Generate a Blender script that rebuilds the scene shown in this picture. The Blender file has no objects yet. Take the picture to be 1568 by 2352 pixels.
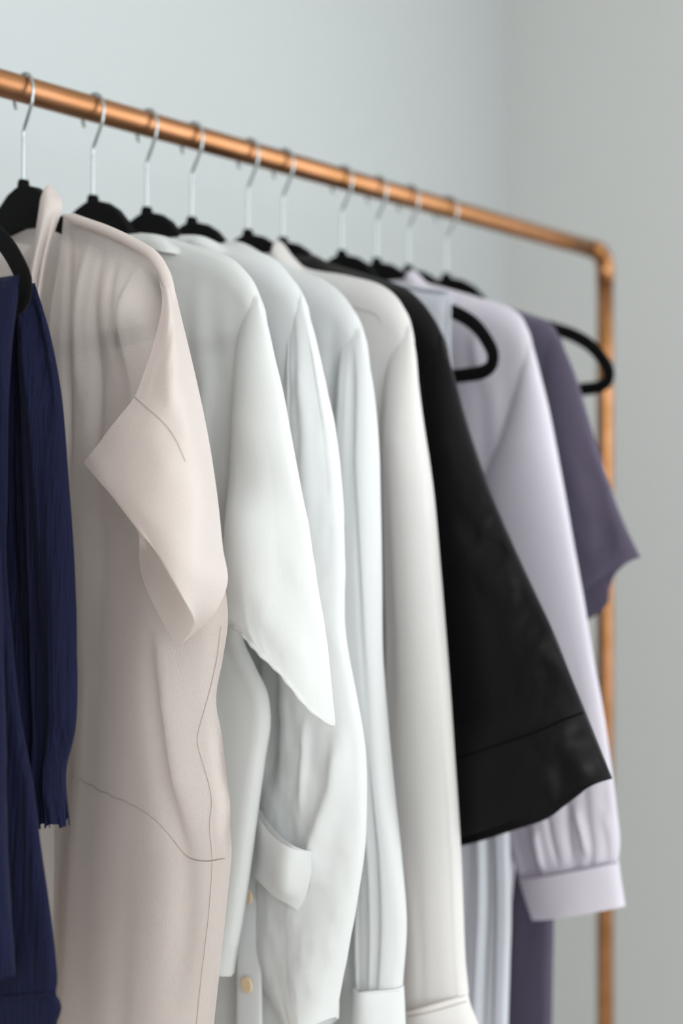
import bpy, bmesh, math
import numpy as np
from mathutils import Vector

# ------------------------------------------------------------------ camera, light, exposure
SC = bpy.context.scene
COL = SC.collection
IW, IH, LENS_PX = 1568, 2352, 3267.0          # picture size and focal length in pixels (50 mm on a 36 mm tall frame)
EYE = 1.30                                     # camera height above the floor
YAW = math.radians(50.12)
FX, FY = math.sin(YAW), math.cos(YAW)          # forward in the plan: X runs along the rail, Y towards the wall behind it
RX, RY = math.cos(YAW), -math.sin(YAW)         # right

cam_d = bpy.data.cameras.new('camera'); cam = bpy.data.objects.new('camera', cam_d); COL.objects.link(cam)
cam.location = (0, 0, EYE); cam.rotation_euler = (math.pi / 2, 0, -YAW)
cam_d.lens = 50; cam_d.sensor_width = 36; cam_d.sensor_fit = 'AUTO'
cam_d.clip_start = 0.05
cam_d.dof.use_dof = True; cam_d.dof.focus_distance = 0.98; cam_d.dof.aperture_fstop = 3.0
SC.camera = cam

world = bpy.data.worlds.new('world'); SC.world = world; world.use_nodes = True
world.node_tree.nodes['Background'].inputs[0].default_value = (0.80, 0.90, 1.0, 1)
world.node_tree.nodes['Background'].inputs[1].default_value = 1.0

def area(name, loc, rot, sx, sy, power, color):
    l = bpy.data.lights.new(name, 'AREA'); l.shape = 'RECTANGLE'; l.size = sx; l.size_y = sy; l.energy = power; l.color = color
    o = bpy.data.objects.new(name, l); COL.objects.link(o); o.location = loc; o.rotation_euler = rot
    return o
# daylight entering at the window in the right wall and at the window behind the camera
area('window_daylight_side', (2.16, -0.55, 1.62), (0, math.radians(90), 0), 1.5, 1.7, 29, (0.94, 0.98, 1.0))
area('window_daylight_back', (-0.6, -2.15, 1.65), (math.radians(90), 0, 0), 2.0, 1.5, 75, (0.94, 0.985, 1.0))

SC.view_settings.view_transform = 'Standard'; SC.view_settings.look = 'None'
SC.view_settings.gamma = 1.0; SC.view_settings.use_curve_mapping = False
SC.view_settings.exposure = 0.0
SC.cycles.use_denoising = True
SC.cycles.max_bounces = 6; SC.cycles.diffuse_bounces = 4; SC.cycles.transmission_bounces = 4; SC.cycles.transparent_max_bounces = 6
SC.cycles.adaptive_threshold = 0.05

# ------------------------------------------------------------------ materials
def lin(c):
    return tuple(((v / 255) / 12.92 if v / 255 <= 0.04045 else ((v / 255 + 0.055) / 1.055) ** 2.4) for v in c) + (1,)

def new_mat(name):
    m = bpy.data.materials.new(name); m.use_nodes = True
    nt = m.node_tree; nt.nodes.clear()
    return m, nt, nt.nodes.new('ShaderNodeOutputMaterial')

def noise_bump(nt, scale, detail, strength, dist, stretch=(1, 1, 1), prev=None):
    tc = nt.nodes.new('ShaderNodeTexCoord'); mp = nt.nodes.new('ShaderNodeMapping'); mp.inputs['Scale'].default_value = stretch
    nt.links.new(tc.outputs['Object'], mp.inputs['Vector'])
    n = nt.nodes.new('ShaderNodeTexNoise'); n.inputs['Scale'].default_value = scale; n.inputs['Detail'].default_value = detail
    nt.links.new(mp.outputs['Vector'], n.inputs['Vector'])
    b = nt.nodes.new('ShaderNodeBump'); b.inputs['Strength'].default_value = strength; b.inputs['Distance'].default_value = dist
    nt.links.new(n.outputs['Fac'], b.inputs['Height'])
    if prev is not None: nt.links.new(prev, b.inputs['Normal'])
    return b.outputs['Normal'], n, mp

def fabric(name, color, trans=0.3, sheer=0.0, rough=0.9, sheen=0.2, weave=(900, 2, 0.25, 0.0006, (1, 1, 1)), crinkle=None, mottle=0.06, tcol=None):
    m, nt, out = new_mat(name)
    nrm, n, mp = noise_bump(nt, *weave)
    if crinkle: nrm, n2, _ = noise_bump(nt, *crinkle, prev=nrm)
    p = nt.nodes.new('ShaderNodeBsdfPrincipled'); p.inputs['Roughness'].default_value = rough
    p.inputs['Sheen Weight'].default_value = sheen; p.inputs['Sheen Roughness'].default_value = 0.4
    p.inputs['Specular IOR Level'].default_value = 0.14
    big = nt.nodes.new('ShaderNodeTexNoise'); big.inputs['Scale'].default_value = 14; big.inputs['Detail'].default_value = 4
    nt.links.new(mp.outputs['Vector'], big.inputs['Vector'])
    mix = nt.nodes.new('ShaderNodeMix'); mix.data_type = 'RGBA'
    c = lin(color); mix.inputs['A'].default_value = tuple(v * (1 - mottle) for v in c[:3]) + (1,); mix.inputs['B'].default_value = tuple(min(1, v * (1 + mottle)) for v in c[:3]) + (1,)
    nt.links.new(big.outputs['Fac'], mix.inputs['Factor'])
    nt.links.new(mix.outputs['Result'], p.inputs['Base Color']); nt.links.new(nrm, p.inputs['Normal'])
    last = p.outputs['BSDF']
    if trans > 0:
        t = nt.nodes.new('ShaderNodeBsdfTranslucent'); t.inputs['Color'].default_value = lin(tcol or color)
        nt.links.new(nrm, t.inputs['Normal'])
        ms = nt.nodes.new('ShaderNodeMixShader'); ms.inputs[0].default_value = trans
        nt.links.new(last, ms.inputs[1]); nt.links.new(t.outputs[0], ms.inputs[2]); last = ms.outputs[0]
    if sheer > 0:
        t = nt.nodes.new('ShaderNodeBsdfTransparent'); t.inputs['Color'].default_value = (1, 1, 1, 1)
        ms = nt.nodes.new('ShaderNodeMixShader'); ms.inputs[0].default_value = sheer
        nt.links.new(last, ms.inputs[1]); nt.links.new(t.outputs[0], ms.inputs[2]); last = ms.outputs[0]
    nt.links.new(last, out.inputs['Surface'])
    return m

def plain(name, color, rough=0.5, metal=0.0, bump=None, sheen=0.0, vary=None):
    m, nt, out = new_mat(name)
    p = nt.nodes.new('ShaderNodeBsdfPrincipled'); p.inputs['Base Color'].default_value = lin(color)
    p.inputs['Roughness'].default_value = rough; p.inputs['Metallic'].default_value = metal; p.inputs['Sheen Weight'].default_value = sheen; p.inputs['Specular IOR Level'].default_value = 0.1 if rough > 0.85 else 0.5
    if bump:
        nrm, n, mp = noise_bump(nt, *bump); nt.links.new(nrm, p.inputs['Normal'])
    if vary:
        c2, sc, stretch = vary
        tc = nt.nodes.new('ShaderNodeTexCoord'); mp = nt.nodes.new('ShaderNodeMapping'); mp.inputs['Scale'].default_value = stretch
        nt.links.new(tc.outputs['Object'], mp.inputs['Vector'])
        n = nt.nodes.new('ShaderNodeTexNoise'); n.inputs['Scale'].default_value = sc; n.inputs['Detail'].default_value = 5
        nt.links.new(mp.outputs['Vector'], n.inputs['Vector'])
        r = nt.nodes.new('ShaderNodeValToRGB'); r.color_ramp.elements[0].position = 0.38; r.color_ramp.elements[1].position = 0.68
        r.color_ramp.elements[0].color = lin(color); r.color_ramp.elements[1].color = lin(c2)
        nt.links.new(n.outputs['Fac'], r.inputs['Fac']); nt.links.new(r.outputs['Color'], p.inputs['Base Color'])
    nt.links.new(p.outputs['BSDF'], out.inputs['Surface'])
    return m

GAUZE = (280, 3, 0.85, 0.005, (1, 1, 0.05))
M = dict(
    wall=plain('wall_paint', (190, 194, 195), 0.9, bump=(180, 3, 0.08, 0.002, (1, 1, 1))),
    wall_side=plain('side_wall_paint', (199, 199, 198), 0.9, bump=(180, 3, 0.08, 0.002, (1, 1, 1))),
    ceiling=plain('ceiling_paint', (235, 235, 232), 0.95),
    floor=plain('floor_wood', (188, 178, 166), 0.5, vary=((206, 197, 186), 6, (1, 14, 1))),
    trim=plain('white_trim', (235, 235, 232), 0.5),
    glass=plain('frosted_pane', (235, 242, 246), 0.3),
    copper=plain('copper', (150, 104, 64), 0.36, 1.0, bump=(60, 3, 0.05, 0.001, (0.3, 1, 1)), vary=((172, 122, 88), 9, (1, 3, 3))),
    velvet=plain('black_velvet', (9, 8, 9), 0.95, 0.0, bump=(1600, 2, 0.3, 0.0004, (1, 1, 1)), sheen=0.02),
    chrome=plain('chrome', (168, 173, 175), 0.32, 1.0),
    navy=fabric('navy_gauze', (20, 23, 47), 0.06, 0, 0.9, 0.02, (900, 2, 0.3, 0.0006, (1, 1, 1)), GAUZE, 0.12),
    blush=fabric('blush_crepe', (226, 217, 213), 0.36, 0.11, 0.85, 0.1, (820, 2, 0.55, 0.0008, (1, 1, 1)), tcol=(224, 208, 201)),
    linen=fabric('white_linen', (229, 231, 231), 0.34, 0.09, 0.9, 0.1, (700, 2, 0.3, 0.0006, (1, 1, 0.35)), tcol=(236, 234, 230)),
    white=fabric('white_cotton', (227, 229, 230), 0.30, 0.0, 0.9, 0.1, (1100, 2, 0.2, 0.0004, (1, 1, 0.6)), tcol=(234, 233, 231)),
    cool=fabric('cool_white_gauze', (223, 224, 225), 0.30, 0.0, 0.9, 0.1, (900, 2, 0.25, 0.0005, (1, 1, 0.3)), tcol=(229, 229, 229)),
    cream=fabric('cream_silk', (225, 223, 222), 0.28, 0.0, 0.7, 0.1, (1400, 2, 0.12, 0.0003, (1, 1, 1)), tcol=(228, 216, 210)),
    black=fabric('black_satin', (11, 9, 12), 0.0, 0, 0.42, 0.05, (1300, 2, 0.15, 0.0004, (1, 1, 1)), mottle=0.15),
    dress=fabric('pale_lavender_crepe', (206, 207, 216), 0.2, 0, 0.6, 0.15, (1300, 2, 0.15, 0.0004, (1, 1, 1))),
    lavender=fabric('lavender_cotton', (214, 209, 219), 0.22, 0, 0.75, 0.15, (1300, 2, 0.15, 0.0004, (1, 1, 1)), tcol=(204, 192, 208)),
    purple=fabric('dusty_purple_jersey', (84, 77, 94), 0.08, 0, 0.75, 0.3, (1300, 2, 0.15, 0.0004, (1, 1, 1))),
    button=plain('tan_button', (224, 198, 164), 0.6),
    seam_shade=plain('shaded_seam_thread', (178, 165, 159), 0.9),  # all seam colours are darkened to paint in the shade of the stitching
    seam_shade_black=plain('shaded_black_seam_thread', (4, 4, 5), 1.0),
    seam_shade_white=plain('shaded_white_seam_thread', (205, 205, 204), 0.9),
    seam_shade_lav=plain('shaded_lavender_seam_thread', (140, 132, 148), 0.9),
)

# ------------------------------------------------------------------ object helpers
def link(name, me, mat, parent=None, smooth=True):
    o = bpy.data.objects.new(name, me); COL.objects.link(o)
    if mat is not None: me.materials.append(mat)
    if smooth: me.shade_smooth()
    if parent is not None: o.parent = parent
    return o

def tag(o, label=None, cat=None, group=None, kind=None):
    if label: o['label'] = label
    if cat: o['category'] = cat
    if group: o['group'] = group
    if kind: o['kind'] = kind
    return o

def empty(name, loc):
    o = bpy.data.objects.new(name, None); COL.objects.link(o); o.location = loc; o.empty_display_size = 0.05
    return o

def box_mesh(name, lo, hi, bevel=0.0):
    bm = bmesh.new(); bmesh.ops.create_cube(bm, size=1)
    for v in bm.verts:
        v.co = Vector([lo[k] if v.co[k] < 0 else hi[k] for k in range(3)])
    if bevel: bmesh.ops.bevel(bm, geom=bm.edges[:], offset=bevel, segments=2, affect='EDGES')
    me = bpy.data.meshes.new(name); bm.to_mesh(me); bm.free()
    return me

def catmull(P, n):
    """smooth curve through the points P (k,d), n samples evenly spaced by length"""
    P = np.asarray(P, float)
    if len(P) == 1: return np.repeat(P, n, 0)
    if len(P) == 2: return P[0] + (P[1] - P[0]) * np.linspace(0, 1, n)[:, None]
    d = np.linalg.norm(np.diff(P, axis=0), axis=1) ** 0.5 + 1e-9
    Q = np.vstack([2 * P[0] - P[1], P, 2 * P[-1] - P[-2]]); dd = np.concatenate([[d[0]], d, [d[-1]]])
    out = []
    for i in range(1, len(Q) - 2):
        t0 = 0; t1 = dd[i - 1]; t2 = t1 + dd[i]; t3 = t2 + dd[i + 1]
        t = np.linspace(t1, t2, 24, endpoint=False)[:, None]
        p0, p1, p2, p3 = Q[i - 1], Q[i], Q[i + 1], Q[i + 2]
        a1 = (t1 - t) / (t1 - t0) * p0 + (t - t0) / (t1 - t0) * p1
        a2 = (t2 - t) / (t2 - t1) * p1 + (t - t1) / (t2 - t1) * p2
        a3 = (t3 - t) / (t3 - t2) * p2 + (t - t2) / (t3 - t2) * p3
        b1 = (t2 - t) / (t2 - t0) * a1 + (t - t0) / (t2 - t0) * a2
        b2 = (t3 - t) / (t3 - t1) * a2 + (t - t1) / (t3 - t1) * a3
        out.append((t2 - t) / (t2 - t1) * b1 + (t - t1) / (t2 - t1) * b2)
    C = np.vstack(out + [P[-1:]])
    s = np.concatenate([[0], np.cumsum(np.linalg.norm(np.diff(C, axis=0), axis=1))])
    q = np.linspace(0, s[-1], n)
    return np.stack([np.interp(q, s, C[:, k]) for k in range(C.shape[1])], 1)

def tube(pts, r, seg=10, closed=False, sx=1.0, flat=None):
    """round (or oval) tube along 3-D points; flat = direction in which the section is squeezed by sx"""
    P = np.asarray(pts, float); n = len(P); vs = []; fs = []
    rr = np.broadcast_to(np.asarray(r, float), (n,))
    T = np.gradient(P, axis=0) if not closed else (np.roll(P, -1, 0) - np.roll(P, 1, 0))
    T /= np.linalg.norm(T, axis=1)[:, None] + 1e-12
    ref = np.array(flat if flat is not None else (0.0, 0.0, 1.0) if abs(T[0][2]) < 0.9 else (1.0, 0, 0))
    for i in range(n):
        a = ref - T[i] * ref.dot(T[i]); a /= np.linalg.norm(a) + 1e-12
        b = np.cross(T[i], a)
        if flat is None: ref = a
        for k in range(seg):
            w = 2 * math.pi * k / seg
            vs.append(P[i] + a * math.cos(w) * rr[i] * sx + b * math.sin(w) * rr[i])
    m = n if closed else n - 1
    for i in range(m):
        for k in range(seg):
            j = (i + 1) % n
            fs.append((i * seg + k, i * seg + (k + 1) % seg, j * seg + (k + 1) % seg, j * seg + k))
    if not closed:
        fs.append(tuple(range(seg))[::-1]); fs.append(tuple((n - 1) * seg + k for k in range(seg)))
    return vs, fs

def mesh(name, vs, fs):
    me = bpy.data.meshes.new(name); me.from_pydata([tuple(map(float, v)) for v in vs], [], [tuple(map(int, f)) for f in fs]); me.update()
    return me

def vnoise(x, y, seed):
    """smooth 2-D value noise in -1..1"""
    rng = np.random.RandomState(seed); tab = rng.uniform(-1, 1, (64, 64))
    xi = np.floor(x).astype(int); yi = np.floor(y).astype(int); fx = x - xi; fy = y - yi
    fx = fx * fx * fx * (fx * (fx * 6 - 15) + 10); fy = fy * fy * fy * (fy * (fy * 6 - 15) + 10)
    g = lambda a, b: tab[a % 64, b % 64]
    return (g(xi, yi) * (1 - fx) + g(xi + 1, yi) * fx) * (1 - fy) + (g(xi, yi + 1) * (1 - fx) + g(xi + 1, yi + 1) * fx) * fy

# ------------------------------------------------------------------ where things hang
RAIL_Y = 0.941; RAIL_Z = 0.344; X_LEFT = 0.699; PIPE_R = 0.011
def along(s): return X_LEFT + s
HANG_X = {0: along(-0.136)}
for _i, _s in enumerate((.0236, .0965, .158, .2133, .2877, .3374, .4275, .4854, .5412, .6122), 1): HANG_X[_i] = along(_s)

# how far each hanger is swung on the rail (degrees about the upright axis)
SWING = {0: 0.6, 1: -8.5, 2: -5.2, 3: -7.6, 4: -5.6, 5: -7.1, 6: -7.7, 7: -7.3, 8: -8.5, 9: -5.8, 10: 0.5}
def spot(i, px, py, near=0.0):
    """a photo point taken on the upright plane in which garment i hangs -> (t out from the rail, z above eye level, near)"""
    w = math.radians(SWING[i]); c, sn = math.cos(w), math.sin(w)
    bx, by = HANG_X[i] - near * c, RAIL_Y - near * sn
    a = (px - IW / 2) / LENS_PX; b = (IH / 2 - py) / LENS_PX
    dx, dy = FX + RX * a, FY + RY * a
    det = dx * c + dy * sn                       # f*(dx,dy) - t*(sn,-c) = (bx,by)
    f = (bx * c + by * sn) / det; t = (dx * by - dy * bx) / det
    return (t, f * b, near)

# ------------------------------------------------------------------ the room
CX, CY = 2.19, 1.434                            # the corner behind the rack
LX, FRONT_Y, TOP = -1.7, -2.3, 2.6
def slab(name, lo, hi, mat, kind='structure'):
    o = link(name, box_mesh(name, lo, hi), mat, smooth=False); tag(o, kind=kind); return o
tag(slab('floor', (LX - .1, FRONT_Y - .1, -0.1), (CX + .1, CY + .1, 0), M['floor']), 'warm wooden floor under the clothes rack')
tag(slab('ceiling', (LX - .1, FRONT_Y - .1, TOP), (CX + .1, CY + .1, TOP + .1), M['ceiling']), 'plain white ceiling of the room')
tag(slab('wall_back', (LX - .1, CY, 0), (CX + .1, CY + .1, TOP), M['wall']), 'pale cool white wall behind the rack')
tag(slab('wall_left', (LX - .1, FRONT_Y, 0), (LX, CY, TOP), M['ceiling']), 'pale wall on the left of the room')
def wall_with_hole(name, label, axis, at, out, a0, a1, h0, h1, z0, z1, mat):
    """wall at one coordinate with a window hole from h0..h1, z0..z1"""
    bm = bmesh.new()
    def add(p0, p1, q0, q1):
        lo = (at, p0, q0) if axis == 'x' else (p0, at, q0); hi = (at + out, p1, q1) if axis == 'x' else (p1, at + out, q1)
        r = bmesh.ops.create_cube(bm, size=1)
        for v in r['verts']: v.co = Vector([min(lo[k], hi[k]) if v.co[k] < 0 else max(lo[k], hi[k]) for k in range(3)])
    add(a0, h0, 0, TOP); add(h1, a1, 0, TOP); add(h0, h1, 0, z0); add(h0, h1, z1, TOP)
    me = bpy.data.meshes.new(name); bm.to_mesh(me); bm.free()
    o = link(name, me, mat, smooth=False); tag(o, label, kind='structure'); return o
wall_with_hole('wall_right', 'pale warm white wall beside the end of the rack', 'x', CX, .1, FRONT_Y, CY, -1.4, 0.3, 0.85, 2.38, M['wall_side'])
wall_with_hole('wall_front', 'pale wall with a window behind the viewer', 'y', FRONT_Y, -.1, LX, CX, -1.6, 0.4, 0.88, 2.4, M['ceiling'])
def window(name, label, axis, at, h0, h1, z0, z1):
    e = empty(name, (at, (h0 + h1) / 2, z0) if axis == 'x' else ((h0 + h1) / 2, at, z0)); tag(e, label, kind='structure')
    w = (h1 - h0) / 2; H = z1 - z0
    def bar(nm, p0, p1, q0, q1, d=0.03, mat='trim'):
        lo = (-d, p0, q0) if axis == 'x' else (p0, -d, q0); hi = (d, p1, q1) if axis == 'x' else (p1, d, q1)
        link(nm, box_mesh(nm, lo, hi), M[mat], e, False)
    bar('window_frame', -w, -w + .05, 0, H); bar('window_frame', w - .05, w, 0, H); bar('window_frame', -w, w, 0, .05); bar('window_frame', -w, w, H - .05, H)
    bar('window_mullion', -.02, .02, .05, H - .05)
window('window_1', 'white framed window in the right wall', 'x', CX + .06, -1.4, 0.3, 0.85, 2.38)
window('window_2', 'white framed window behind the viewer', 'y', FRONT_Y - .06, -1.6, 0.4, 0.88, 2.4)

# ------------------------------------------------------------------ the copper rack
def make_rack():
    x0, x1 = 0.12, 1.671; z = EYE + RAIL_Z
    r = empty('clothes_rack', ((x0 + x1) / 2, RAIL_Y, 0))
    tag(r, 'copper pipe clothes rack standing in front of the pale walls', 'clothes rack')
    o = Vector(r.location)
    def part(nm, pts, rad, seg=24):
        vs, fs = tube([np.array(p) - np.array(o) for p in pts], rad, seg); return link(nm, mesh(nm, vs, fs), M['copper'], r)
    part('rail', [(x, RAIL_Y, z) for x in np.linspace(x0 + .02, x1 - .03, 20)], PIPE_R)
    for xx, sg in ((x0, -1), (x1, 1)):
        part('post', [(xx, RAIL_Y, q) for q in np.linspace(0.012, z - .03, 14)], PIPE_R)
        c = (xx - sg * .024, z - .024)
        arc = [(c[0] - sg * .016, RAIL_Y, z)] + [(c[0] + sg * .024 * math.sin(w), RAIL_Y, c[1] + .024 * math.cos(w)) for w in np.linspace(0, math.pi / 2, 12)] + [(xx, RAIL_Y, c[1] - .016)]
        part('elbow', arc, PIPE_R + .0008)
        part('foot', [(xx, q, .0125) for q in np.linspace(RAIL_Y - .25, RAIL_Y + .25, 8)], PIPE_R)
make_rack()

# ------------------------------------------------------------------ hangers
HANGER_HALF = [(0.0, .241), (.03, .235), (.06, .2245), (.10, .210), (.137, .197), (.163, .1875), (.184, .175), (.198, .160), (.206, .146), (.204, .1355), (.193, .1305), (.18, .1295), (.12, .1285), (0.0, .1275)]
def hanger_meshes():
    half = catmull(HANGER_HALF, 90)
    loop = np.vstack([half, half[-2:0:-1] * [-1, 1]])
    P = np.stack([np.zeros(len(loop)), -loop[:, 0], loop[:, 1]], 1)
    vs, fs = tube(P, .0068, 12, True, 0.48, (1, 0, 0))
    frame = mesh('frame', vs, fs)
    prof = [(-0.064, 0.221), (-0.056, 0.231), (-0.048, 0.2415), (-0.036, 0.2525), (-0.021, 0.2608), (-0.0085, 0.2642), (-0.0045, 0.2648), (-0.004, 0.268), (-0.0022, 0.2705), (0.0022, 0.2705), (0.004, 0.268), (0.0045, 0.2648), (0.0085, 0.2642), (0.021, 0.2608), (0.036, 0.2525), (0.048, 0.2415), (0.056, 0.231), (0.064, 0.221), (0.03, 0.228), (0, 0.2305), (-0.03, 0.228)]
    bm = bmesh.new(); a = [bm.verts.new((-.0032, -t, z)) for t, z in prof]; f = bm.faces.new(a)
    g = bmesh.ops.extrude_face_region(bm, geom=[f])
    for v in g['geom']:
        if isinstance(v, bmesh.types.BMVert): v.co.x = .0032
    bmesh.ops.recalc_face_normals(bm, faces=bm.faces[:])
    neck = bpy.data.meshes.new('neck_plate'); bm.to_mesh(neck); bm.free()
    notch = []
    for sg in (1, -1):
        n_v, n_f = tube([(0, -sg * .133, .199), (0, -sg * .1375, .2025), (0, -sg * .142, .197)], .0026, 8); notch.append(mesh('notch', n_v, n_f))
    R = .0158; zc = RAIL_Z + PIPE_R + .0017 - R
    pth = [(0, .264), (0, .285), (0, .300), (0, .309), (.0015, .3125), (.006, .319), (.0105, .3255), (.0135, .3305)]
    pth += [(R * math.cos(w), zc + R * math.sin(w)) for w in np.radians(np.arange(-22, 222, 12))]
    P = catmull([(0, -t, z) for t, z in pth], 90)
    vs, fs = tube(P, .0014, 10); hook = mesh('hook', vs, fs)
    for me, mt in ((frame, 'velvet'), (neck, 'velvet'), (notch[0], 'velvet'), (notch[1], 'velvet'), (hook, 'chrome')):
        me.materials.append(M[mt]); 
    for me in (frame, hook, *notch): me.shade_smooth()
    return [('frame', frame), ('neck_plate', neck), ('notch', notch[0]), ('notch', notch[1]), ('hook', hook)]
HM = hanger_meshes()
def hanger(i, label):
    e = empty('clothes_hanger', (HANG_X[i], RAIL_Y, EYE + RAIL_Z)); tag(e, label, 'hanger', 'velvet hangers on the copper rail')
    e.rotation_euler = (0, 0, math.radians(SWING[i]))
    for nm, me in HM:
        o = bpy.data.objects.new(nm, me); COL.objects.link(o); o.parent = e; o.location = (0, 0, -RAIL_Z)
hanger(0, 'black velvet hanger whose rounded end shows above the navy gauze garment')
hanger(1, 'black velvet hanger inside the blush crepe garment, leftmost chrome hook in view')
hanger(2, 'black velvet hanger carrying the white linen shirt next to the blush garment')
hanger(3, 'black velvet hanger carrying the white shirt with a turned-up cuff')
hanger(4, 'black velvet hanger carrying the cool white gathered blouse')
hanger(5, 'black velvet hanger carrying the cream blouse beside the black one')
hanger(6, 'black velvet hanger carrying the black wide-sleeved garment')
hanger(7, 'black velvet hanger carrying the pale sleeveless dress, its looped end showing')
hanger(8, 'black velvet hanger carrying the lavender shirt with the gathered cuff')
hanger(9, 'black velvet hanger carrying the dusty purple short-sleeved top')
hanger(10, 'bare black velvet hanger nearest the end post, rightmost on the rail')

# ------------------------------------------------------------------ cloth
class Garment:
    def __init__(s, i, name, label, cat, mat, zlow=-0.62):
        s.i = i; s.mat = M[mat]; s.z0 = zlow
        s.e = empty(name, (HANG_X[i], RAIL_Y, EYE + zlow)); tag(s.e, label, cat); s.e.rotation_euler = (0, 0, math.radians(SWING[i])); s.e['group'] = 'clothes on the copper rail'
        s.near = {}
    def q(s, p, lift=0.0):
        """control point: (px,py[,near]) on the garment's plane, or ('t', t, z[,near]) in metres"""
        if p[0] == 't': return (p[1], p[2], (p[3] if len(p) > 3 else 0.0) + lift)
        return spot(s.i, p[0], p[1], (p[2] if len(p) > 2 else 0.0) + lift)
    def grid(s, rows, nu, nv, lift=0.0, sink=0.0):
        dip = lambda k: lift - sink * max(0, 1 - k / (0.42 * len(rows))) ** 1.5
        R = np.stack([catmull([s.q(p, lift + (dip(k) - lift) * (1 - 0.8 * j / max(1, len(r) - 1))) for j, p in enumerate(r)], nu) for k, r in enumerate(rows)])          # rows, nu, 3
        if len(rows) == 2: k = np.linspace(0, 1, nv)[:, None, None]; return R[0] * (1 - k) + R[1] * k
        return np.stack([catmull_fixed(R[:, j], nv) for j in range(nu)], 1)
    def cloth(s, name, rows, b=0.018, bf=None, far=True, nu=56, nv=90, close='LR', top=True, gtop=0.014, fa=0.004, fw=0.03, drift=0.25, seed=1, ramp=(0.0, 0.15),
              ridges=(), mat=None, lift=0.0, wr=0.0, far_rows=None, parent=None, hp=0.6, keep=None, hem=0.0, up=0.0, sink=0.0, wedge=False):
        G = s.grid(rows, nu, nv, lift, sink); t, z, d = G[..., 0], G[..., 1], G[..., 2]
        u = np.linspace(0, 1, nu)[None, :]; v = np.linspace(0, 1, nv)[:, None]
        h = np.ones_like(u)
        if 'L' in close and 'R' in close: h = np.clip(1 - (2 * u - 1) ** 2, 0, 1) ** hp
        elif 'R' in close: h = np.clip(1 - u ** 3, 0, 1) ** hp
        elif 'L' in close: h = np.clip(1 - (1 - u) ** 3, 0, 1) ** hp
        down = np.concatenate([np.zeros((1, nu)), np.cumsum(np.hypot(np.diff(t, axis=0), np.diff(z, axis=0)), 0)])
        g = np.clip(down / gtop, 0, 1) ** 0.5 if top else np.ones_like(down)
        rp = np.clip((v - ramp[0]) / max(1e-6, ramp[1]), 0, 1); rp = rp * rp * (3 - 2 * rp)
        def folds(seed):
            # soft hanging folds: ridges that run down the cloth and wander a little
            w = t.mean(0)[None, :] * 0 + (u * np.abs(t[:, -1:] - t[:, :1]).mean())
            x = w / fw + drift * vnoise(v * 3 + 0 * u, u * 3 + 0 * v, seed + 7)
            n = vnoise(x, v * 1.3 + 0 * u, seed) + 0.45 * vnoise(x * 2.1 + 9, v * 2.2 + 0 * u, seed + 1)
            n = n - 0.25 * np.abs(n)
            r = fa * n * rp
            if wr: r = r + wr * (vnoise(t * 55 + z * 30, z * 38 - t * 20, seed + 3) + 0.5 * vnoise(t * 120 - z * 70, z * 80 + t * 50, seed + 4)) * rp * (np.clip((u - 0.55) / 0.4, 0.06, 1) if wedge else 1)
            return r
        edge = np.ones_like(h)
        if 'L' in close: edge = edge * np.clip(u / 0.06, 0, 1)
        if 'R' in close: edge = edge * np.clip((1 - u) / 0.06, 0, 1)
        gt = np.clip(down / 0.02, 0, 1) if top else 1.0
        if up: z = z + up * np.clip(1 - down / 0.03, 0, 1)
        nearx = d + b * h * g + folds(seed) * edge * gt
        for line, width, height, side in ridges:
            C = catmull([s.q(p, lift + b) for p in line], 60)[:, :2]
            D = np.hypot(t[..., None] - C[:, 0], z[..., None] - C[:, 1]); k = D.argmin(-1); dist = D.min(-1)
            if side:                                        # a step: cloth on one side (+1 = towards the viewer's right) stands proud
                T = np.gradient(C, axis=0); T /= np.linalg.norm(T, axis=1)[:, None] + 1e-12
                sd = (t - C[k, 0]) * (-T[k, 1]) + (z - C[k, 1]) * T[k, 0]
                nearx = nearx + height * np.where(sd * side > 0, np.exp(-(dist / (width * 5)) ** 2) * (1 - np.exp(-(dist / width) ** 2)), 0) * edge * np.clip(np.minimum(k, 59 - k) / 20, 0, 1)
            else:
                nearx = nearx + height * np.exp(-(dist / width) ** 2) * edge * np.clip(np.minimum(k, 59 - k) / 14, 0, 1)
        tt = t; zz = z
        if hem:                                             # frilled lower edge
            k = np.clip((v - (1 - 0.05)) / 0.05, 0, 1); zz = z + hem * k * vnoise(u * 26 + 0 * v, 0 * u + 0 * v, seed + 20); nearx = nearx + hem * 0.8 * k * vnoise(u * 30 + 0 * v, 0 * u + 5 + 0 * v, seed + 21)
        P = np.stack([-nearx, -tt, zz - s.z0], -1).reshape(-1, 3)
        quad = lambda off: [(off + a * nu + c, off + a * nu + c + 1, off + (a + 1) * nu + c + 1, off + (a + 1) * nu + c) for a in range(nv - 1) for c in range(nu - 1)]
        fs = quad(0); vs = P
        if far:
            if far_rows is not None: F = s.grid(far_rows, nu, nv, lift, sink); t2, z2, d2 = F[..., 0], F[..., 1], F[..., 2]
            else: t2, z2, d2 = t, zz, d
            farx = d2 - (bf if bf is not None else b) * h * g + folds(seed + 50) * 0.6 * edge * gt
            vs = np.vstack([P, np.stack([-farx, -t2, z2 - s.z0], -1).reshape(-1, 3)])
            fs = fs + [f[::-1] for f in quad(nu * nv)]
        me = mesh(name, vs, fs)
        if far:
            bm = bmesh.new(); bm.from_mesh(me); bmesh.ops.remove_doubles(bm, verts=bm.verts[:], dist=2e-5); bm.to_mesh(me); bm.free()
        o = link(name, me, mat and M[mat] or s.mat, parent or s.e)
        s.obj = getattr(s, 'obj', {}); s.obj[keep or name] = o
        s.near[keep or name] = P; s.shape = getattr(s, 'shape', {}); s.shape[keep or name] = (nv, nu)
        return o
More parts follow.
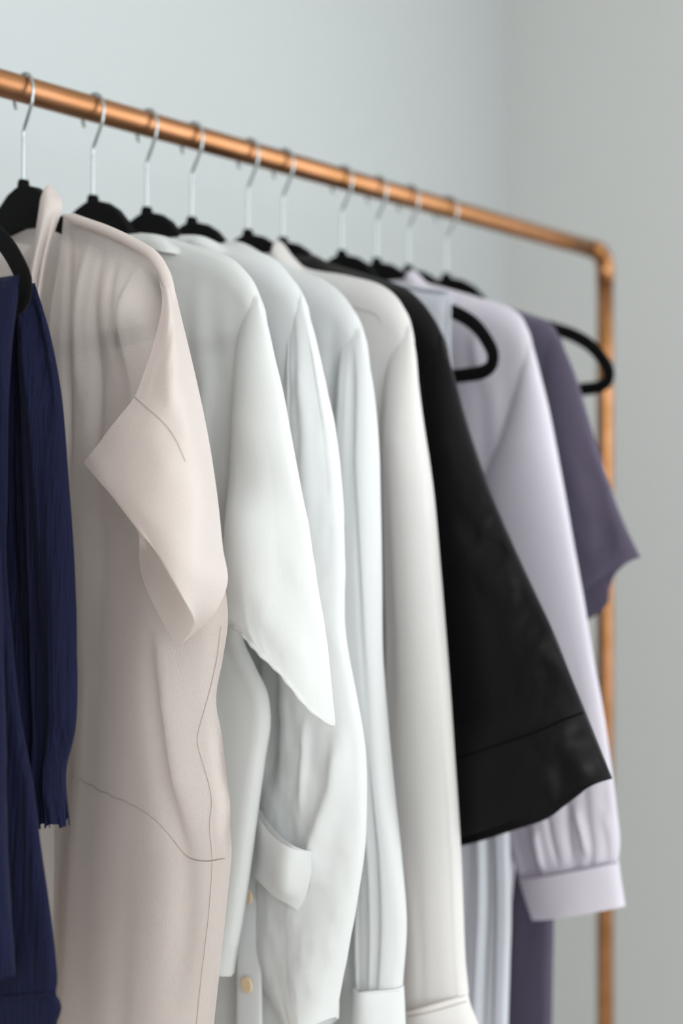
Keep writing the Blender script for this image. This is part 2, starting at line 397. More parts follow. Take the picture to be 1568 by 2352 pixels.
    def on(s, surf, line, n=40, out=0.0006):
        """photo line -> points lying on the near side of a cloth"""
        P = s.near[surf]
        w_ = math.radians(SWING[s.i]); W = np.stack([P[:, 0] * math.cos(w_) - P[:, 1] * math.sin(w_) + HANG_X[s.i], P[:, 0] * math.sin(w_) + P[:, 1] * math.cos(w_) + RAIL_Y, P[:, 2] + s.z0], 1)
        f = W[:, 0] * FX + W[:, 1] * FY; r = W[:, 0] * RX + W[:, 1] * RY
        px = IW / 2 + LENS_PX * r / f; py = IH / 2 - LENS_PX * W[:, 2] / f
        res = []
        for a, b in catmull(line, n):
            D = (px - a) ** 2 + (py - b) ** 2; k = np.argpartition(D, 6)[:6]; w = 1 / (D[k] + 4)
            p = (P[k] * w[:, None]).sum(0) / w.sum()
            res.append(p)
        res = np.array(res)
        if n > 6:
            for _ in range(2): res[1:-1] = (res[:-2] + 2 * res[1:-1] + res[2:]) / 4
        return res + np.array([-out * .8, -out * .6, 0])
    def seam(s, surf, line, r=0.0005, mat='seam_shade', name='seam', n=40, parent=None, out=0.0004):
        vs, fs = tube(s.on(surf, line, n, out), r, 6); return link(name, mesh(name, vs, fs), M[mat], parent or s.obj[surf])
    def edge_roll(s, name, surf, r, lo=0, hi=None):
        nv, nu = s.shape[surf]; E = s.near[surf].reshape(nv, nu, 3)[-1][lo:hi]
        vs, fs = tube(E, r * (1 + 0.25 * np.sin(np.arange(len(E)) * 0.9)), 8); return link(name, mesh(name, vs, fs), s.mat, s.obj[surf])
    def roll(s, name, line, r, mat=None, n=50, sx=1.0):
        pts = [(-p[2], -p[0], p[1] - s.z0) for p in [s.q(q) for q in line]]
        C = catmull(pts, n); rad = r * np.clip(np.minimum(np.arange(n) + 1, n - np.arange(n)) / 5, 0.35, 1)
        vs, fs = tube(C, rad, 12); return link(name, mesh(name, vs, fs), mat and M[mat] or s.mat, s.e)

def catmull_fixed(P, n):
    """curve through P sampled evenly in row index (weighted by mean spacing)"""
    P = np.asarray(P, float); k = len(P)
    d = np.linalg.norm(np.diff(P, axis=0), axis=1) + 1e-4
    s = np.concatenate([[0], np.cumsum(d)])
    m = np.zeros_like(P)
    sl = np.diff(P, axis=0) / d[:, None]
    m[0] = sl[0]; m[-1] = sl[-1]
    for i in range(1, k - 1): m[i] = (sl[i - 1] * d[i] + sl[i] * d[i - 1]) / (d[i] + d[i - 1])
    q = np.interp(np.linspace(0, k - 1, n) * 0 + np.linspace(0, s[-1], n), s, s)
    idx = np.clip(np.searchsorted(s, q, side='right') - 1, 0, k - 2)
    w = ((q - s[idx]) / d[idx])[:, None]; hh = d[idx][:, None]
    return (2 * w ** 3 - 3 * w ** 2 + 1) * P[idx] + (w ** 3 - 2 * w ** 2 + w) * hh * m[idx] + (-2 * w ** 3 + 3 * w ** 2) * P[idx + 1] + (w ** 3 - w ** 2) * hh * m[idx + 1]

LSH = [('t', -.219, .148), ('t', -.207, .169), ('t', -.19, .186), ('t', -.13, .210), ('t', -.06, .235)]       # far shoulder, on the wall side
def body_rows(right, zs=None, top=None, left=-.222):
    """rows of a body: the ridge over the hanger, then one row per right-hand control point"""
    return [LSH + list(top)] + [[('t', left, None, 0.0), r] for r in right]
def rows_lr(L, R):
    return [[a, b] for a, b in zip(L, R)]
def level(g, rows):
    """a row given as [('t', t, None), (px,py)] starts at the height of its right end"""
    out = []
    for r in rows:
        r = list(r)
        if r[0][0] == 't' and r[0][2] is None:
            zz = g.q(r[-1])[1]; r[0] = ('t', r[0][1], zz, r[0][3] if len(r[0]) > 3 else 0.0)
        out.append(r)
    return out

# ---- the navy gauze garment, nearest the viewer
def navy():
    g = Garment(0, 'navy_gauze_dress', 'navy blue crinkled gauze garment with frilled cuffs at the left edge', 'dress', 'navy', -0.60)
    L = [(15, 655), (5, 760), (0, 900), (-5, 1100), (-5, 1300), (0, 1500), (20, 1700), (45, 1830), (70, 1895)]
    R = [(80, 650), (112, 760), (138, 900), (156, 1100), (170, 1300), (175, 1480), (170, 1680), (150, 1770), (157, 1893)]
    g.cloth('sleeve', rows_lr(L, R), b=.012, lift=-.022, fa=.006, fw=.014, seed=3, top=True, gtop=.08, wr=.0006, hem=.0025, nu=70, ramp=(0, .08))
    ridge = LSH + [ (-250, 470), (-120, 580), (-30, 640), (5, 636), (45, 630)]
    right = [(38, 690), (28, 770), (20, 900), (16, 1100), (14, 1300), (28, 1480), (46, 1650), (74, 1800), (93, 1950), (112, 2080), (127, 2200), (131, 2262), (128, 2290), (140, 2312), (130, 2352), (140, 2500), (150, 2700)]
    g.cloth('body', level(g, [ridge] + [[('t', -.2, None), ('t', .0, None), p] if False else [('t', -.2, None), p] for p in right]), b=.014, lift=.014, fa=.006, fw=.022, seed=11, nu=110, nv=140, wr=.0008, hp=.4)
    L = [(-150, 900), (-150, 1200), (-150, 1500), (-150, 1800), (-140, 2050), (-130, 2150), (-130, 2240)]
    R = [(-15, 900), (-6, 1200), (3, 1480), (7, 1720), (8, 1950), (20, 2150), (26, 2245)]
    g.cloth('sleeve', rows_lr([p + (.03,) for p in L], [p + (.03,) for p in R]), b=.012, lift=.012, fa=.004, fw=.018, seed=5, hem=.0025, wr=.0006, keep='sleeve2')
    g.seam('body', [(-60, 2292), (20, 2290), (80, 2284), (129, 2282)], .0012, 'navy', 'hem_seam')
navy()

# ---- the blush crepe blouse
def blush():
    g = Garment(1, 'blush_crepe_dress', 'blush crepe garment with one wide cuffed short sleeve turned towards the viewer', 'dress', 'blush', -0.62)
    # right front: one sheet from the neck edge to the side
    r = [[(146, 494, .005), (200, 511, .006), (250, 529, .007), (310, 558, .007), (358, 589, .006), (384, 628, .002)],
         [(136, 590, .006), (210, 610, .012), (300, 640, .014), (400, 690)],
         [(121, 700, .008), (200, 705, .016), (300, 715, .02), (418, 780)],
         [(118, 860, .01), (250, 870, .012), (445, 900)],
         [(120, 1040, .012), (270, 1060, .012), (478, 1060)],
         [(140, 1280, .012), (300, 1290, .012), (500, 1290)],
         [(168, 1470, -.012), (196, 1470, .002), (320, 1470, .012), (512, 1430)],
         [(176, 1560, -.012), (204, 1560, .002), (320, 1560, .012), (500, 1510)],
         [(172, 1680, -.012), (200, 1680, .002), (320, 1660, .012), (486, 1605)],
         [(168, 1775, -.012), (196, 1775, .002), (320, 1760, .012), (496, 1680)],
         [(160, 1870, -.012), (188, 1870, .002), (320, 1850, .012), (510, 1765)],
         [(150, 1965, -.012), (178, 1965, .002), (320, 1950, .012), (512, 1860)],
         [(143, 2060, -.012), (171, 2060, .002), (320, 2050, .012), (521, 1945)],
         [(134, 2180, -.012), (162, 2180, .002), (310, 2170, .012), (512, 2050)],
         [(126, 2300, -.012), (154, 2300, .002), (300, 2300, .012), (498, 2180)],
         [(118, 2450, -.012), (146, 2450, .002), (300, 2450, .012), (478, 2352)],
         [(100, 2760, -.012), (128, 2760, .002), (300, 2760, .012), (440, 2760)]]
    side = [(372, 1440), (382, 1560), (392, 1680), (405, 1800), (418, 1900), (430, 1970)]
    g.cloth('right_front', r, b=0, far=False, top=False, close='', fa=.0045, fw=.05, seed=4, nu=90, nv=170, ramp=(.03, .12), drift=.5,
            ridges=[([(176, 535), (184, 700), (190, 900), (196, 1150)], .006, -.006, 0), ([(264, 575), (256, 720), (250, 900), (246, 1100)], .006, -.005, 0), ([(226, 555), (220, 720), (218, 950)], .007, .004, 0), ([(300, 600), (296, 720), (290, 860)], .005, -.003, 0), (side, .007, .010, 1), ([(342, 590), (331, 660), (324, 760), (322, 840), (316, 960)], .003, .004, 1), ([(372, 1440), (392, 1680), (430, 1970), (425, 2150), (400, 2352)], .012, -.004, 0),
                    ([(487, 1640), (497, 1760), (508, 1850), (505, 1950)], .004, -.004, 0)])
    rb = body_rows([(408, 690), (425, 780), (452, 900), (484, 1060), (505, 1290), (512, 1430), (500, 1510), (487, 1605), (496, 1680), (510, 1765), (512, 1860), (521, 1945), (512, 2050), (498, 2180), (478, 2352), (440, 2760)],
                   top=[(40, 475), (140, 500), (250, 533), (310, 562), (358, 592), (385, 630)])
    g.cloth('back', level(g, rb), b=.016, far=False, top=True, close='R', lift=-.03, fa=.005, fw=.04, seed=8, nu=80, nv=90)
    # left front, slightly behind the right one
    lf = [LSH + [('t', -.03, .226), ('t', .012, .215)], [('t', -.222, .10), (80, 640)], [('t', -.222, -.05), (95, 1000)], [('t', -.222, -.2), (130, 1500)], [('t', -.222, -.4), (140, 1900)], [('t', -.222, -.6), (120, 2760)]]
    g.cloth('left_front', lf, b=.01, far=False, close='L', fa=.005, fw=.04, seed=9, nu=60, nv=80)
    # collar: a stand at the back of the neck and the lapel that falls forward
    g.cloth('lapel', [[(98, 445, .004), (112, 424, .004), (122, 430, .004)], [(92, 480, .012), (116, 468, .016), (143, 484, .008)], [(84, 530, .016), (104, 530, .022), (130, 516, .01)],
                      [(74, 590, .018), (88, 595, .026), (110, 575, .014)], [(62, 660, .02), (76, 670, .028), (92, 668, .016)], [(55, 740, .02), (66, 750, .028), (84, 760, .016)]], b=.004, far=True, close='LR', fa=.001, seed=2, nu=30, nv=50)
    g.cloth('collar_stand', [[(40, 494, -.01), (62, 479, -.012), (90, 482, -.01)], [(38, 508, -.01), (62, 498, -.012), (92, 503, -.01)], [(36, 530, -.012), (62, 522, -.014), (95, 530, -.012)]], b=.003, far=True, close='', top=True, gtop=.004, fa=0, nu=24, nv=16)
    g.roll('shoulder_piping', [(147, 495, .007), (200, 514, .008), (250, 532, .009), (310, 561, .010), (352, 589, .011), (378, 630, .014), (390, 680, .017), (397, 730, .017)], .0042)
    # the wide sleeve with its turned-out cuff
    N = .02
    near = [[(352, 600, .006), (384, 632, .002)],
            [(368, 650, .018), (385, 655, .018), (399, 662, .004)],
            [(373, 700, .026), (392, 712, .028), (413, 722, .004)],
            [(356, 780, .034), (395, 800, .038), (434, 806, .006)],
            [(332, 852, .042), (395, 880, .046), (457, 905, .008)],
            [(309, 910, .048), (350, 935, .052), (385, 975, .050), (430, 1010, .042), (480, 1020, .010)],
            [(265, 966, .054), (325, 1020, .060), (390, 1080, .058), (450, 1120, .044), (499, 1140, .012)],
            [(222, 1024, .058), (290, 1090, .066), (360, 1170, .064), (440, 1240, .050), (512, 1260, .014)],
            [(205, 1046, .060), (260, 1110, .067), (340, 1200, .066), (430, 1310, .054), (522, 1340, .016)],
            [(197, 1056, .060), (248, 1116, .067), (325, 1208, .066), (418, 1340, .056), (502, 1392, .020)],
            [(192, 1063, .060), (240, 1121, .066), (310, 1211, .066), (360, 1272, .064), (400, 1340, .060), (430, 1392, .054), (448, 1430, .044), (440, 1450, .036), (414, 1482, .028)]]
    far = [[near[0][0], near[0][-1]], [near[1][0], (388, 655, -.002), near[1][-1]], [near[2][0], (392, 705, .0), near[2][-1]], [near[3][0], (395, 790, .004), near[3][-1]],
           [near[4][0], (395, 870, .010), near[4][-1]], [near[5][0], (395, 960, .014), near[5][-1]], [near[6][0], (340, 1030, .024), (420, 1080, .016), near[6][-1]], [near[7][0], (320, 1110, .026), (400, 1210, .018), near[7][-1]],
           [near[8][0], (290, 1130, .030), (350, 1230, .020), (430, 1320, .018), near[8][-1]], [near[9][0], (275, 1135, .032), (330, 1245, .022), (390, 1380, .020), near[9][-1]],
           [near[10][0], (262, 1140, .036), (317, 1225, .026), (321, 1300, .022), (336, 1350, .022), (370, 1420, .023), (397, 1468, .025), near[10][-1]]]
    g.cloth('sleeve', near, b=0, bf=0, far=True, far_rows=far, top=False, close='', fa=.0012, fw=.03, seed=6, nu=80, nv=110, keep='sleeve')
    g.seam('sleeve', [(309, 911), (340, 938), (380, 975), (404, 1010), (426, 1060)], .0004, 'seam_shade', 'cuff_seam')
    g.seam('right_front', [(168, 1777), (205, 1802), (262, 1830), (330, 1862), (370, 1895), (400, 1930), (426, 1964), (450, 1976), (490, 1976), (517, 1972)], .00045, 'seam_shade', 'waist_seam', 60, out=.0001)
    g.seam('right_front', [(508, 1440), (497, 1520), (468, 1640), (452, 1700), (466, 1750), (484, 1815), (488, 1860), (482, 1870), (488, 1980), (480, 2100), (466, 2220), (452, 2352), (446, 2500)], .00045, 'seam_shade', 'side_seam', 70, out=.0001)
blush()

def collar(g, pts_top, pts_bot, name='collar', fold=.012, mat=None, seed=1):
    """a folded collar: a leaf from the fold line (top) to its free edge (bottom)"""
    g.cloth(name, [pts_top, [((a[0] + b[0]) / 2, (a[1] + b[1]) / 2, (a[2] if len(a) > 2 else 0) * .5 + (b[2] if len(b) > 2 else 0) * .5 + .003) for a, b in zip(pts_top, pts_bot)], pts_bot], b=.003, far=True, close='', top=True, gtop=.006, fa=.0008, nu=30, nv=20, seed=seed, mat=mat)

# ---- white linen shirt with a wide short sleeve
def linen():
    g = Garment(2, 'white_linen_shirt', 'white linen shirt with a wide rolled-edge sleeve next to the blush garment', 'shirt', 'linen', -0.40)
    right = [(606, 740), (620, 830), (636, 950), (640, 1050), (640, 1180), (610, 1300), (560, 1400), (548, 1460), (576, 1530), (608, 1600), (614, 1650), (602, 1750), (588, 1850), (568, 2000), (548, 2130), (534, 2205), (529, 2242)]
    g.cloth('body', level(g, body_rows(right, top=[(345, 545), (425, 566), (500, 588), (540, 608), (570, 642), (592, 690)])), b=.013, bf=.02, lift=.001, up=.003, hp=.3, fa=.0035, fw=.03, seed=21, nu=90, nv=120, hem=.0015,
            ridges=[([(470, 820), (462, 1000), (470, 1200)], .005, .003, 0)])
    L = [(566, 640), (560, 720), (550, 800), (546, 900), (543, 1000), (538, 1100), (533, 1200), (527, 1300), (522, 1380), (520, 1408), (519, 1422)]
    R = [(592, 688), (610, 750), (624, 820), (642, 900), (659, 1000), (678, 1100), (700, 1200), (716, 1300), (736, 1410), (752, 1530), (766, 1664)]
    rows = rows_lr(L, R)
    mids = {6: [(600, 1195, .014)], 7: [(610, 1300, .016)], 8: [(580, 1385, .014), (640, 1400, .018)], 9: [(565, 1418, .014), (640, 1465, .018), (705, 1510, .014)],
            10: [(560, 1427, .012), (602, 1457, .016), (650, 1510, .018), (690, 1562, .016), (722, 1614, .01)]}
    for k, m in mids.items(): rows[k] = [rows[k][0] + (.006,)] + m + [rows[k][1]]
    g.cloth('sleeve', rows, b=.016, lift=.008, fa=.0028, fw=.03, seed=23, nu=80, nv=120, wr=.0016, wedge=True, hp=.5, gtop=.11, sink=.016, ramp=(.3, .4), drift=.8, keep='sleeve')
    g.edge_roll('sleeve_hem', 'sleeve', .0016)
    collar(g, [(330, 548, .006), (352, 541, .008), (378, 548, .008), (402, 566, .006)], [(318, 575, .008), (350, 572, .016), (385, 580, .016), (420, 585, .01)], seed=3)
    collar(g, [(328, 546, -.012), (352, 540, -.014), (378, 546, -.012)], [(330, 562, -.012), (352, 556, -.014), (378, 562, -.012)], 'collar_stand', seed=4)
linen()

# ---- white shirt with a long wide sleeve and a turned-up cuff
def cuffed():
    g = Garment(3, 'white_button_shirt', 'white button-front shirt with a long wide sleeve and turned-up cuff', 'shirt', 'white', -0.50)
    right = [(706, 740), (716, 850), (716, 1000), (700, 1200), (690, 1400), (690, 1600), (700, 1800), (710, 2000), (720, 2200), (720, 2400), (720, 2620)]
    g.cloth('body', level(g, body_rows(right, top=[(450, 548), (520, 573), (575, 580), (630, 604), (665, 640), (692, 684)])), b=.013, bf=.02, lift=.001, up=.003, hp=.3, fa=.003, fw=.035, seed=31, nu=90, nv=100)
    L = [(664, 640), (655, 760), (645, 900), (640, 1050), (630, 1250), (610, 1450), (604, 1600), (602, 1740), (596, 1850), (580, 1980), (577, 2080), (580, 2190), (608, 2268), (640, 2315), (690, 2385)]
    R = [(692, 682), (712, 750), (738, 880), (762, 1000), (776, 1130), (784, 1280), (785, 1440), (812, 1590), (833, 1710), (838, 1830), (832, 1960), (816, 2065), (797, 2160), (776, 2250), (756, 2340)]
    g.cloth('sleeve', rows_lr(L, R), b=.018, lift=.006, fa=.003, fw=.035, seed=33, nu=90, nv=140, wr=.0009, hp=.5, gtop=.11, sink=.016, keep='sleeve', drift=.6,
            ridges=[([(765, 1668), (766, 1730), (758, 1820), (735, 1900), (718, 1960), (710, 2040)], .008, .007, 0), ([(700, 1650), (697, 1760), (690, 1880)], .004, .0025, 0),
                    ([(780, 1150), (786, 1440), (770, 1560)], .006, -.004, 0), ([(606, 1480), (608, 1650), (606, 1820)], .012, -.012, 0)])
    # the turned-up cuff, a band standing off the sleeve like a pocket
    g.cloth('cuff', [[(590, 1850, .028), (606, 1885, .038), (632, 1917, .044), (670, 1945, .044), (700, 1955, .036), (724, 1956, .024)],
                     [(582, 1900, .028), (628, 1965, .042), (668, 1995, .042), (718, 2010, .024)],
                     [(574, 1955, .026), (622, 2005, .038), (662, 2045, .038), (706, 2058, .022)],
                     [(569, 1996, .024), (600, 2022, .032), (640, 2060, .034), (690, 2094, .022)]], b=.003, far=True, close='LR', top=False, fa=.0008, seed=36, nu=44, nv=30, keep='cuff')
    # front placket and its tan buttons
    pl = [[(546, 1900, .02), (598, 1900, .016)], [(543, 2100, .022), (600, 2100, .018)], [(541, 2300, .022), (602, 2300, .018)], [(540, 2600, .02), (604, 2600, .018)]]
    g.cloth('placket', pl, b=.0015, far=True, close='LR', top=False, fa=.0006, seed=38, nu=14, nv=40)
    for y in (2058, 2262, 2470):
        c = g.q((566, y, .0238)); bm = bmesh.new()
        bmesh.ops.create_cone(bm, cap_ends=True, segments=20, radius1=.0062, radius2=.0060, depth=.0012)
        for v in bm.verts: v.co = Vector((-v.co.z - c[2], v.co.x - c[0], v.co.y + c[1] - g.z0))
        bmesh.ops.bevel(bm, geom=[e for e in bm.edges if len(e.link_faces) == 2 and any(len(f.verts) > 4 for f in e.link_faces)], offset=.0003, segments=1, affect='EDGES')
        me = bpy.data.meshes.new('button'); bm.to_mesh(me); bm.free(); b = link('button', me, M['button'], g.obj['placket'], False); b['label'] = 'tan shirt button'
    collar(g, [(428, 556, .004), (446, 543, .008), (468, 545, .008), (515, 572, .004)], [(424, 580, .008), (448, 575, .014), (480, 585, .014), (530, 590, .006)], seed=5)
cuffed()

# ---- cool white gathered blouse
def gathered():
    g = Garment(4, 'cool_white_blouse', 'cool white gathered blouse with a long sleeve and plain cuff', 'blouse', 'cool', -0.52)
    right = [(842, 830), (848, 950), (846, 1100), (838, 1300), (835, 1500), (838, 1700), (840, 1900), (840, 2100), (840, 2400), (840, 2660)]
    g.cloth('body', level(g, body_rows(right, top=[(540, 562), (605, 590), (665, 618), (705, 635), (740, 650), (782, 680), (812, 722), (828, 765)])), b=.013, bf=.02, lift=.001, up=.003, hp=.3, fa=.004, fw=.016, seed=41, nu=120, nv=100)
    L = [(786, 690), (778, 800), (776, 950), (780, 1150), (785, 1350), (795, 1550), (815, 1720), (830, 1880), (830, 2040), (824, 2180), (828, 2266)]
    R = [(828, 762), (844, 840), (856, 960), (861, 1120), (865, 1300), (868, 1480), (876, 1660), (892, 1830), (914, 1970), (928, 2120), (918, 2266)]
    g.cloth('sleeve', rows_lr(L, R), b=.016, lift=.008, fa=.0045, fw=.014, seed=43, nu=80, nv=120, hp=.5, gtop=.11, sink=.016, keep='sleeve', drift=.3, ramp=(.02, .1))
    g.cloth('cuff', [[(824, 2266, .006), (870, 2268, .01), (920, 2268)], [(820, 2350, .006), (870, 2352, .01), (924, 2350)], [(818, 2440, .006), (870, 2445, .01), (926, 2440)]], b=.016, lift=.008, top=False, fa=.0004, seed=45, hp=.5, nu=40, nv=20, keep='cuff')
    g.seam('cuff', [(830, 2272), (870, 2275), (916, 2273)], .0007, 'seam_shade_white', 'cuff_seam', 30)
gathered()

# ---- cream silk blouse
def cream():
    g = Garment(5, 'cream_silk_blouse', 'cream silk blouse with a long smooth sleeve beside the black garment', 'blouse', 'cream', -0.56)
    right = [(946, 840), (946, 950), (944, 1100), (938, 1300), (930, 1500), (920, 1700), (920, 1900), (920, 2100), (920, 2400), (920, 2700)]
    g.cloth('body', level(g, body_rows(right, top=[(640, 585), (700, 622), (800, 641), (880, 665), (920, 702), (942, 758)])), b=.013, bf=.02, lift=.001, up=.003, hp=.3, fa=.0035, fw=.04, seed=51, nu=90, nv=100, keep='body',
            ridges=[([(858, 1450), (856, 1250), (886, 1180)], .008, .006, 0)])
    L = [(915, 700), (902, 760), (894, 850), (890, 980), (889, 1150), (891, 1320), (893, 1480), (887, 1620), (882, 1730), (896, 1840), (912, 1950), (924, 2060), (927, 2180), (926, 2320)]
    R = [(942, 752), (950, 810), (954, 890), (965, 990), (986, 1130), (1002, 1290), (1016, 1450), (1029, 1610), (1038, 1740), (1046, 1860), (1052, 1980), (1056, 2110), (1062, 2230), (1068, 2284)]
    g.cloth('sleeve', rows_lr(L, R), b=.017, lift=.006, fa=.0018, fw=.04, seed=53, nu=70, nv=120, hp=.45, gtop=.11, sink=.016, keep='sleeve')
    g.cloth('cuff', [[(925, 2318, .004), (1000, 2302, .008), (1067, 2282)], [(928, 2337, .004), (1000, 2320, .008), (1071, 2300)], [(930, 2400, .004), (1010, 2390, .008), (1100, 2375)], [(930, 2470, .004), (1010, 2460, .008), (1125, 2445)]], b=.017, lift=.006, top=False, fa=.0003, seed=55, hp=.45, nu=40, nv=30, keep='cuff')
    g.seam('cuff', [(929, 2319), (1000, 2303), (1064, 2284)], .0005, 'seam_shade', 'cuff_seam', 30)
    g.seam('cuff', [(931, 2337), (1000, 2321), (1068, 2301)], .0005, 'seam_shade', 'cuff_seam', 30)
    g.seam('body', [(800, 704), (840, 712), (866, 722), (876, 740)], .0004, 'seam_shade', 'yoke_seam', 24)
    g.cloth('collar', [[(624, 590, .004), (630, 558, .006), (642, 553, .004)], [(618, 610, .01), (640, 590, .014), (668, 590, .006)], [(640, 622, .012), (670, 616, .014), (700, 622, .006)]], b=.003, far=True, close='', fa=.0005, nu=24, nv=24, gtop=.008)
cream()

# ---- black satin garment with a bell sleeve
def black():
    g = Garment(6, 'black_satin_blouse', 'black satin garment with a flared sleeve and deep hem band', 'blouse', 'black', -0.50)
    right = [(1030, 830), (1040, 950), (1050, 1100), (1060, 1300), (1060, 1500), (1055, 1700), (1050, 1900), (1045, 2100), (1045, 2400)]
    g.cloth('body', level(g, body_rows(right, top=[(700, 588), (760, 612), (850, 640), (935, 672), (985, 722), (1016, 784)])), b=.013, bf=.02, lift=.001, up=.003, hp=.3, fa=.004, fw=.04, seed=61, nu=80, nv=90)
    L = [(975, 700), (960, 820), (955, 960), (955, 1100), (960, 1250), (965, 1400), (970, 1550), (975, 1680), (980, 1800), (985, 1945)]
    R = [(1012, 772), (1040, 860), (1070, 970), (1110, 1090), (1165, 1225), (1220, 1345), (1272, 1455), (1312, 1555), (1345, 1650), (1406, 1788)]
    rows = rows_lr(L, R)
    rows[-1] = [(985, 1948, .004), (1055, 1926, .008), (1130, 1906, .01), (1210, 1877, .01), (1290, 1840, .008), (1350, 1806, .004), (1406, 1788)]
    rows[-2] = [(980, 1800, .004), (1060, 1740, .008), (1180, 1705, .01), (1290, 1655, .006), (1345, 1636)]
    fr = [list(r) for r in rows]; fr[-1] = [(985, 1955, -.012), (1055, 1944, -.014), (1150, 1915, -.015), (1240, 1884, -.014), (1285, 1850, -.008), (1350, 1806, -.002), (1406, 1788)]
    g.cloth('sleeve', rows, b=.016, bf=.01, lift=.006, far_rows=fr, fa=.0035, fw=.04, seed=63, nu=90, nv=130, wr=.0034, wedge=True, hp=.45, gtop=.11, sink=.016, keep='sleeve', ramp=(.15, .4), drift=.8)
    g.seam('sleeve', [(1046, 1742), (1120, 1718), (1200, 1692), (1260, 1668), (1300, 1650), (1340, 1636)], .0007, 'seam_shade_black', 'band_seam', 40)
black()

# ---- pale sleeveless dress
def dress():
    g = Garment(7, 'pale_pleated_dress', 'pale grey-lavender sleeveless pleated dress half hidden behind the black sleeve', 'dress', 'dress', -0.66)
    right = [(1033, 676), (1031, 740), (1030, 800), (1038, 900), (1060, 1050), (1090, 1250), (1125, 1500), (1155, 1750), (1168, 1930), (1172, 2080), (1168, 2220), (1164, 2352), (1160, 2600), (1160, 2860)]
    left = [('t', -.1, .18)] + [('t', -.1 - .008 * k, None) for k in range(1, 14)]
    rows = [[('t', -.1, .215), ('t', -.06, .228), (885, 646), (930, 655), (1000, 664), (1034, 668)]] + [[l, r] for l, r in zip(left, right)]
    g.cloth('body', level(g, rows), b=.015, lift=.004, fa=.006, fw=.0065, seed=71, nu=260, nv=120, ramp=(.12, .3), hp=.35, drift=.5)
    g.roll('neck_binding', [(884, 648, .006), (910, 652, .008), (950, 660, .008), (1000, 667, .008), (1033, 670, .006)], .0018)
    g.roll('armhole_binding', [(1033, 672, .006), (1032, 740, .008), (1031, 800, .008), (1038, 890, .006)], .0014)
dress()

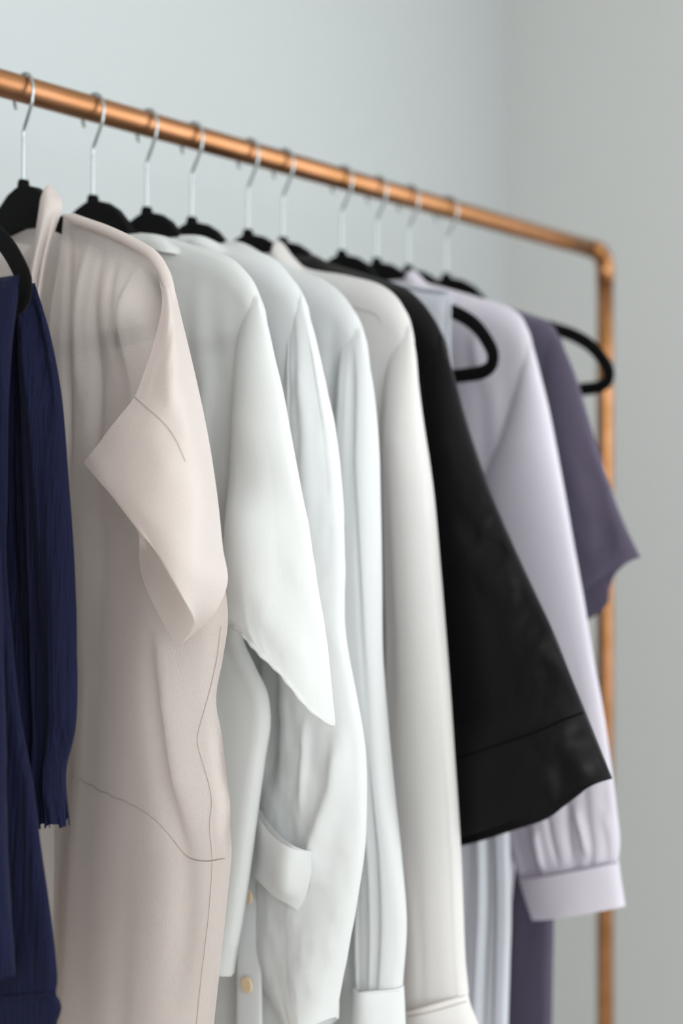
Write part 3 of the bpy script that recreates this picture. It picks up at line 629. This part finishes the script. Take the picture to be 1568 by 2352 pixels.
# ---- lavender shirt
def lavender():
    g = Garment(8, 'lavender_shirt', 'lavender long-sleeved shirt with a gathered cuff hanging in front of the end post', 'shirt', 'lavender', -0.56)
    right = [(1222, 830), (1230, 950), (1235, 1100), (1230, 1300), (1220, 1500), (1200, 1700), (1190, 1900), (1172, 2050), (1160, 2300), (1150, 2700)]
    g.cloth('body', level(g, body_rows(right, top=[(930, 645), (1000, 662), (1100, 690), (1168, 712), (1200, 738), (1216, 782)])), b=.013, bf=.02, lift=.001, up=.003, hp=.3, fa=.004, fw=.03, seed=81, nu=90, nv=100, keep='body',
            ridges=[([(1085, 760), (1095, 830), (1110, 880)], .006, .004, 0)])
    L = [(1204, 750), (1198, 830), (1180, 920), (1150, 1010), (1116, 1092), (1108, 1200), (1108, 1350), (1112, 1500), (1125, 1650), (1142, 1780), (1160, 1900), (1182, 1970), (1197, 2016)]
    R = [(1216, 780), (1232, 850), (1252, 930), (1272, 1030), (1292, 1130), (1312, 1240), (1336, 1370), (1356, 1490), (1380, 1620), (1398, 1740), (1413, 1860), (1420, 1945), (1416, 1978)]
    g.cloth('sleeve', rows_lr(L, R), b=.018, lift=.004, fa=.0035, fw=.022, seed=83, nu=90, nv=130, hp=.5, gtop=.11, sink=.016, keep='sleeve', ramp=(.45, .55), drift=.4,
            ridges=[([(1255, 1850), (1268, 1930), (1285, 1990)], .003, -.004, 0), ([(1315, 1850), (1335, 1920), (1345, 1980)], .003, .004, 0), ([(1295, 1830), (1300, 1920), (1310, 1985)], .003, -.004, 0),
                    ([(1232, 1900), (1240, 1950), (1252, 2005)], .003, .004, 0), ([(1370, 1860), (1385, 1930), (1388, 1980)], .004, .004, 0)])
    g.cloth('cuff', [[(1195, 2016, .004), (1300, 2000, .008), (1418, 1976)], [(1210, 2065, .004), (1310, 2052, .008), (1425, 2030)], [(1226, 2112, .004), (1325, 2100, .008), (1433, 2082)]], b=.016, lift=.006, top=False, fa=.0004, seed=85, hp=.45, nu=40, nv=24, keep='cuff')
    g.seam('cuff', [(1199, 2018), (1300, 2002), (1414, 1979)], .0008, 'seam_shade_lav', 'cuff_seam', 30)
    g.cloth('collar', [[(925, 655, .004), (938, 622, .006), (952, 622, .004)], [(915, 668, .008), (950, 645, .012), (976, 650, .006)], [(940, 682, .01), (970, 676, .012), (1005, 668, .006)]], b=.003, far=True, close='', fa=.0005, nu=24, nv=24, gtop=.008)
lavender()

# ---- dusty purple top
def purple():
    g = Garment(9, 'purple_top', 'dusty purple short-sleeved top, last garment before the bare hanger', 'top', 'purple', -0.58)
    right = [(1298, 850), (1296, 1000), (1290, 1200), (1282, 1400), (1276, 1600), (1272, 1800), (1270, 2000), (1270, 2120), (1268, 2230), (1266, 2352), (1264, 2600), (1262, 2760)]
    g.cloth('body', level(g, body_rows(right, top=[(1010, 668), (1070, 685), (1140, 703), (1215, 727), (1264, 748), (1290, 790)])), b=.013, bf=.02, lift=.001, up=.003, hp=.3, fa=.004, fw=.03, seed=91, nu=90, nv=90)
    L = [(1262, 752), (1250, 850), (1240, 950), (1235, 1050), (1230, 1150), (1228, 1250), (1228, 1320), (1230, 1440)]
    R = [(1290, 788), (1318, 855), (1344, 940), (1370, 1025), (1398, 1110), (1428, 1190), (1450, 1238), (1471, 1280)]
    rows = rows_lr(L, R); rows[-1] = [(1230, 1440, .004), (1300, 1398, .008), (1345, 1370, .01), (1400, 1325, .008), (1440, 1298, .004), (1471, 1280)]
    fr = [list(r) for r in rows]; fr[-1] = [(1230, 1490, -.012), (1300, 1450, -.016), (1345, 1418, -.016), (1368, 1402, -.015), (1380, 1382, -.014), (1384, 1350, -.013), (1402, 1316, -.010), (1440, 1288, -.004), (1471, 1280)]
    g.cloth('sleeve', rows, b=.014, bf=.012, lift=.004, far_rows=fr, fa=.003, fw=.03, seed=93, nu=70, nv=80, wr=.0008, hp=.5, gtop=.11, keep='sleeve', ramp=(.2, .5))
purple()
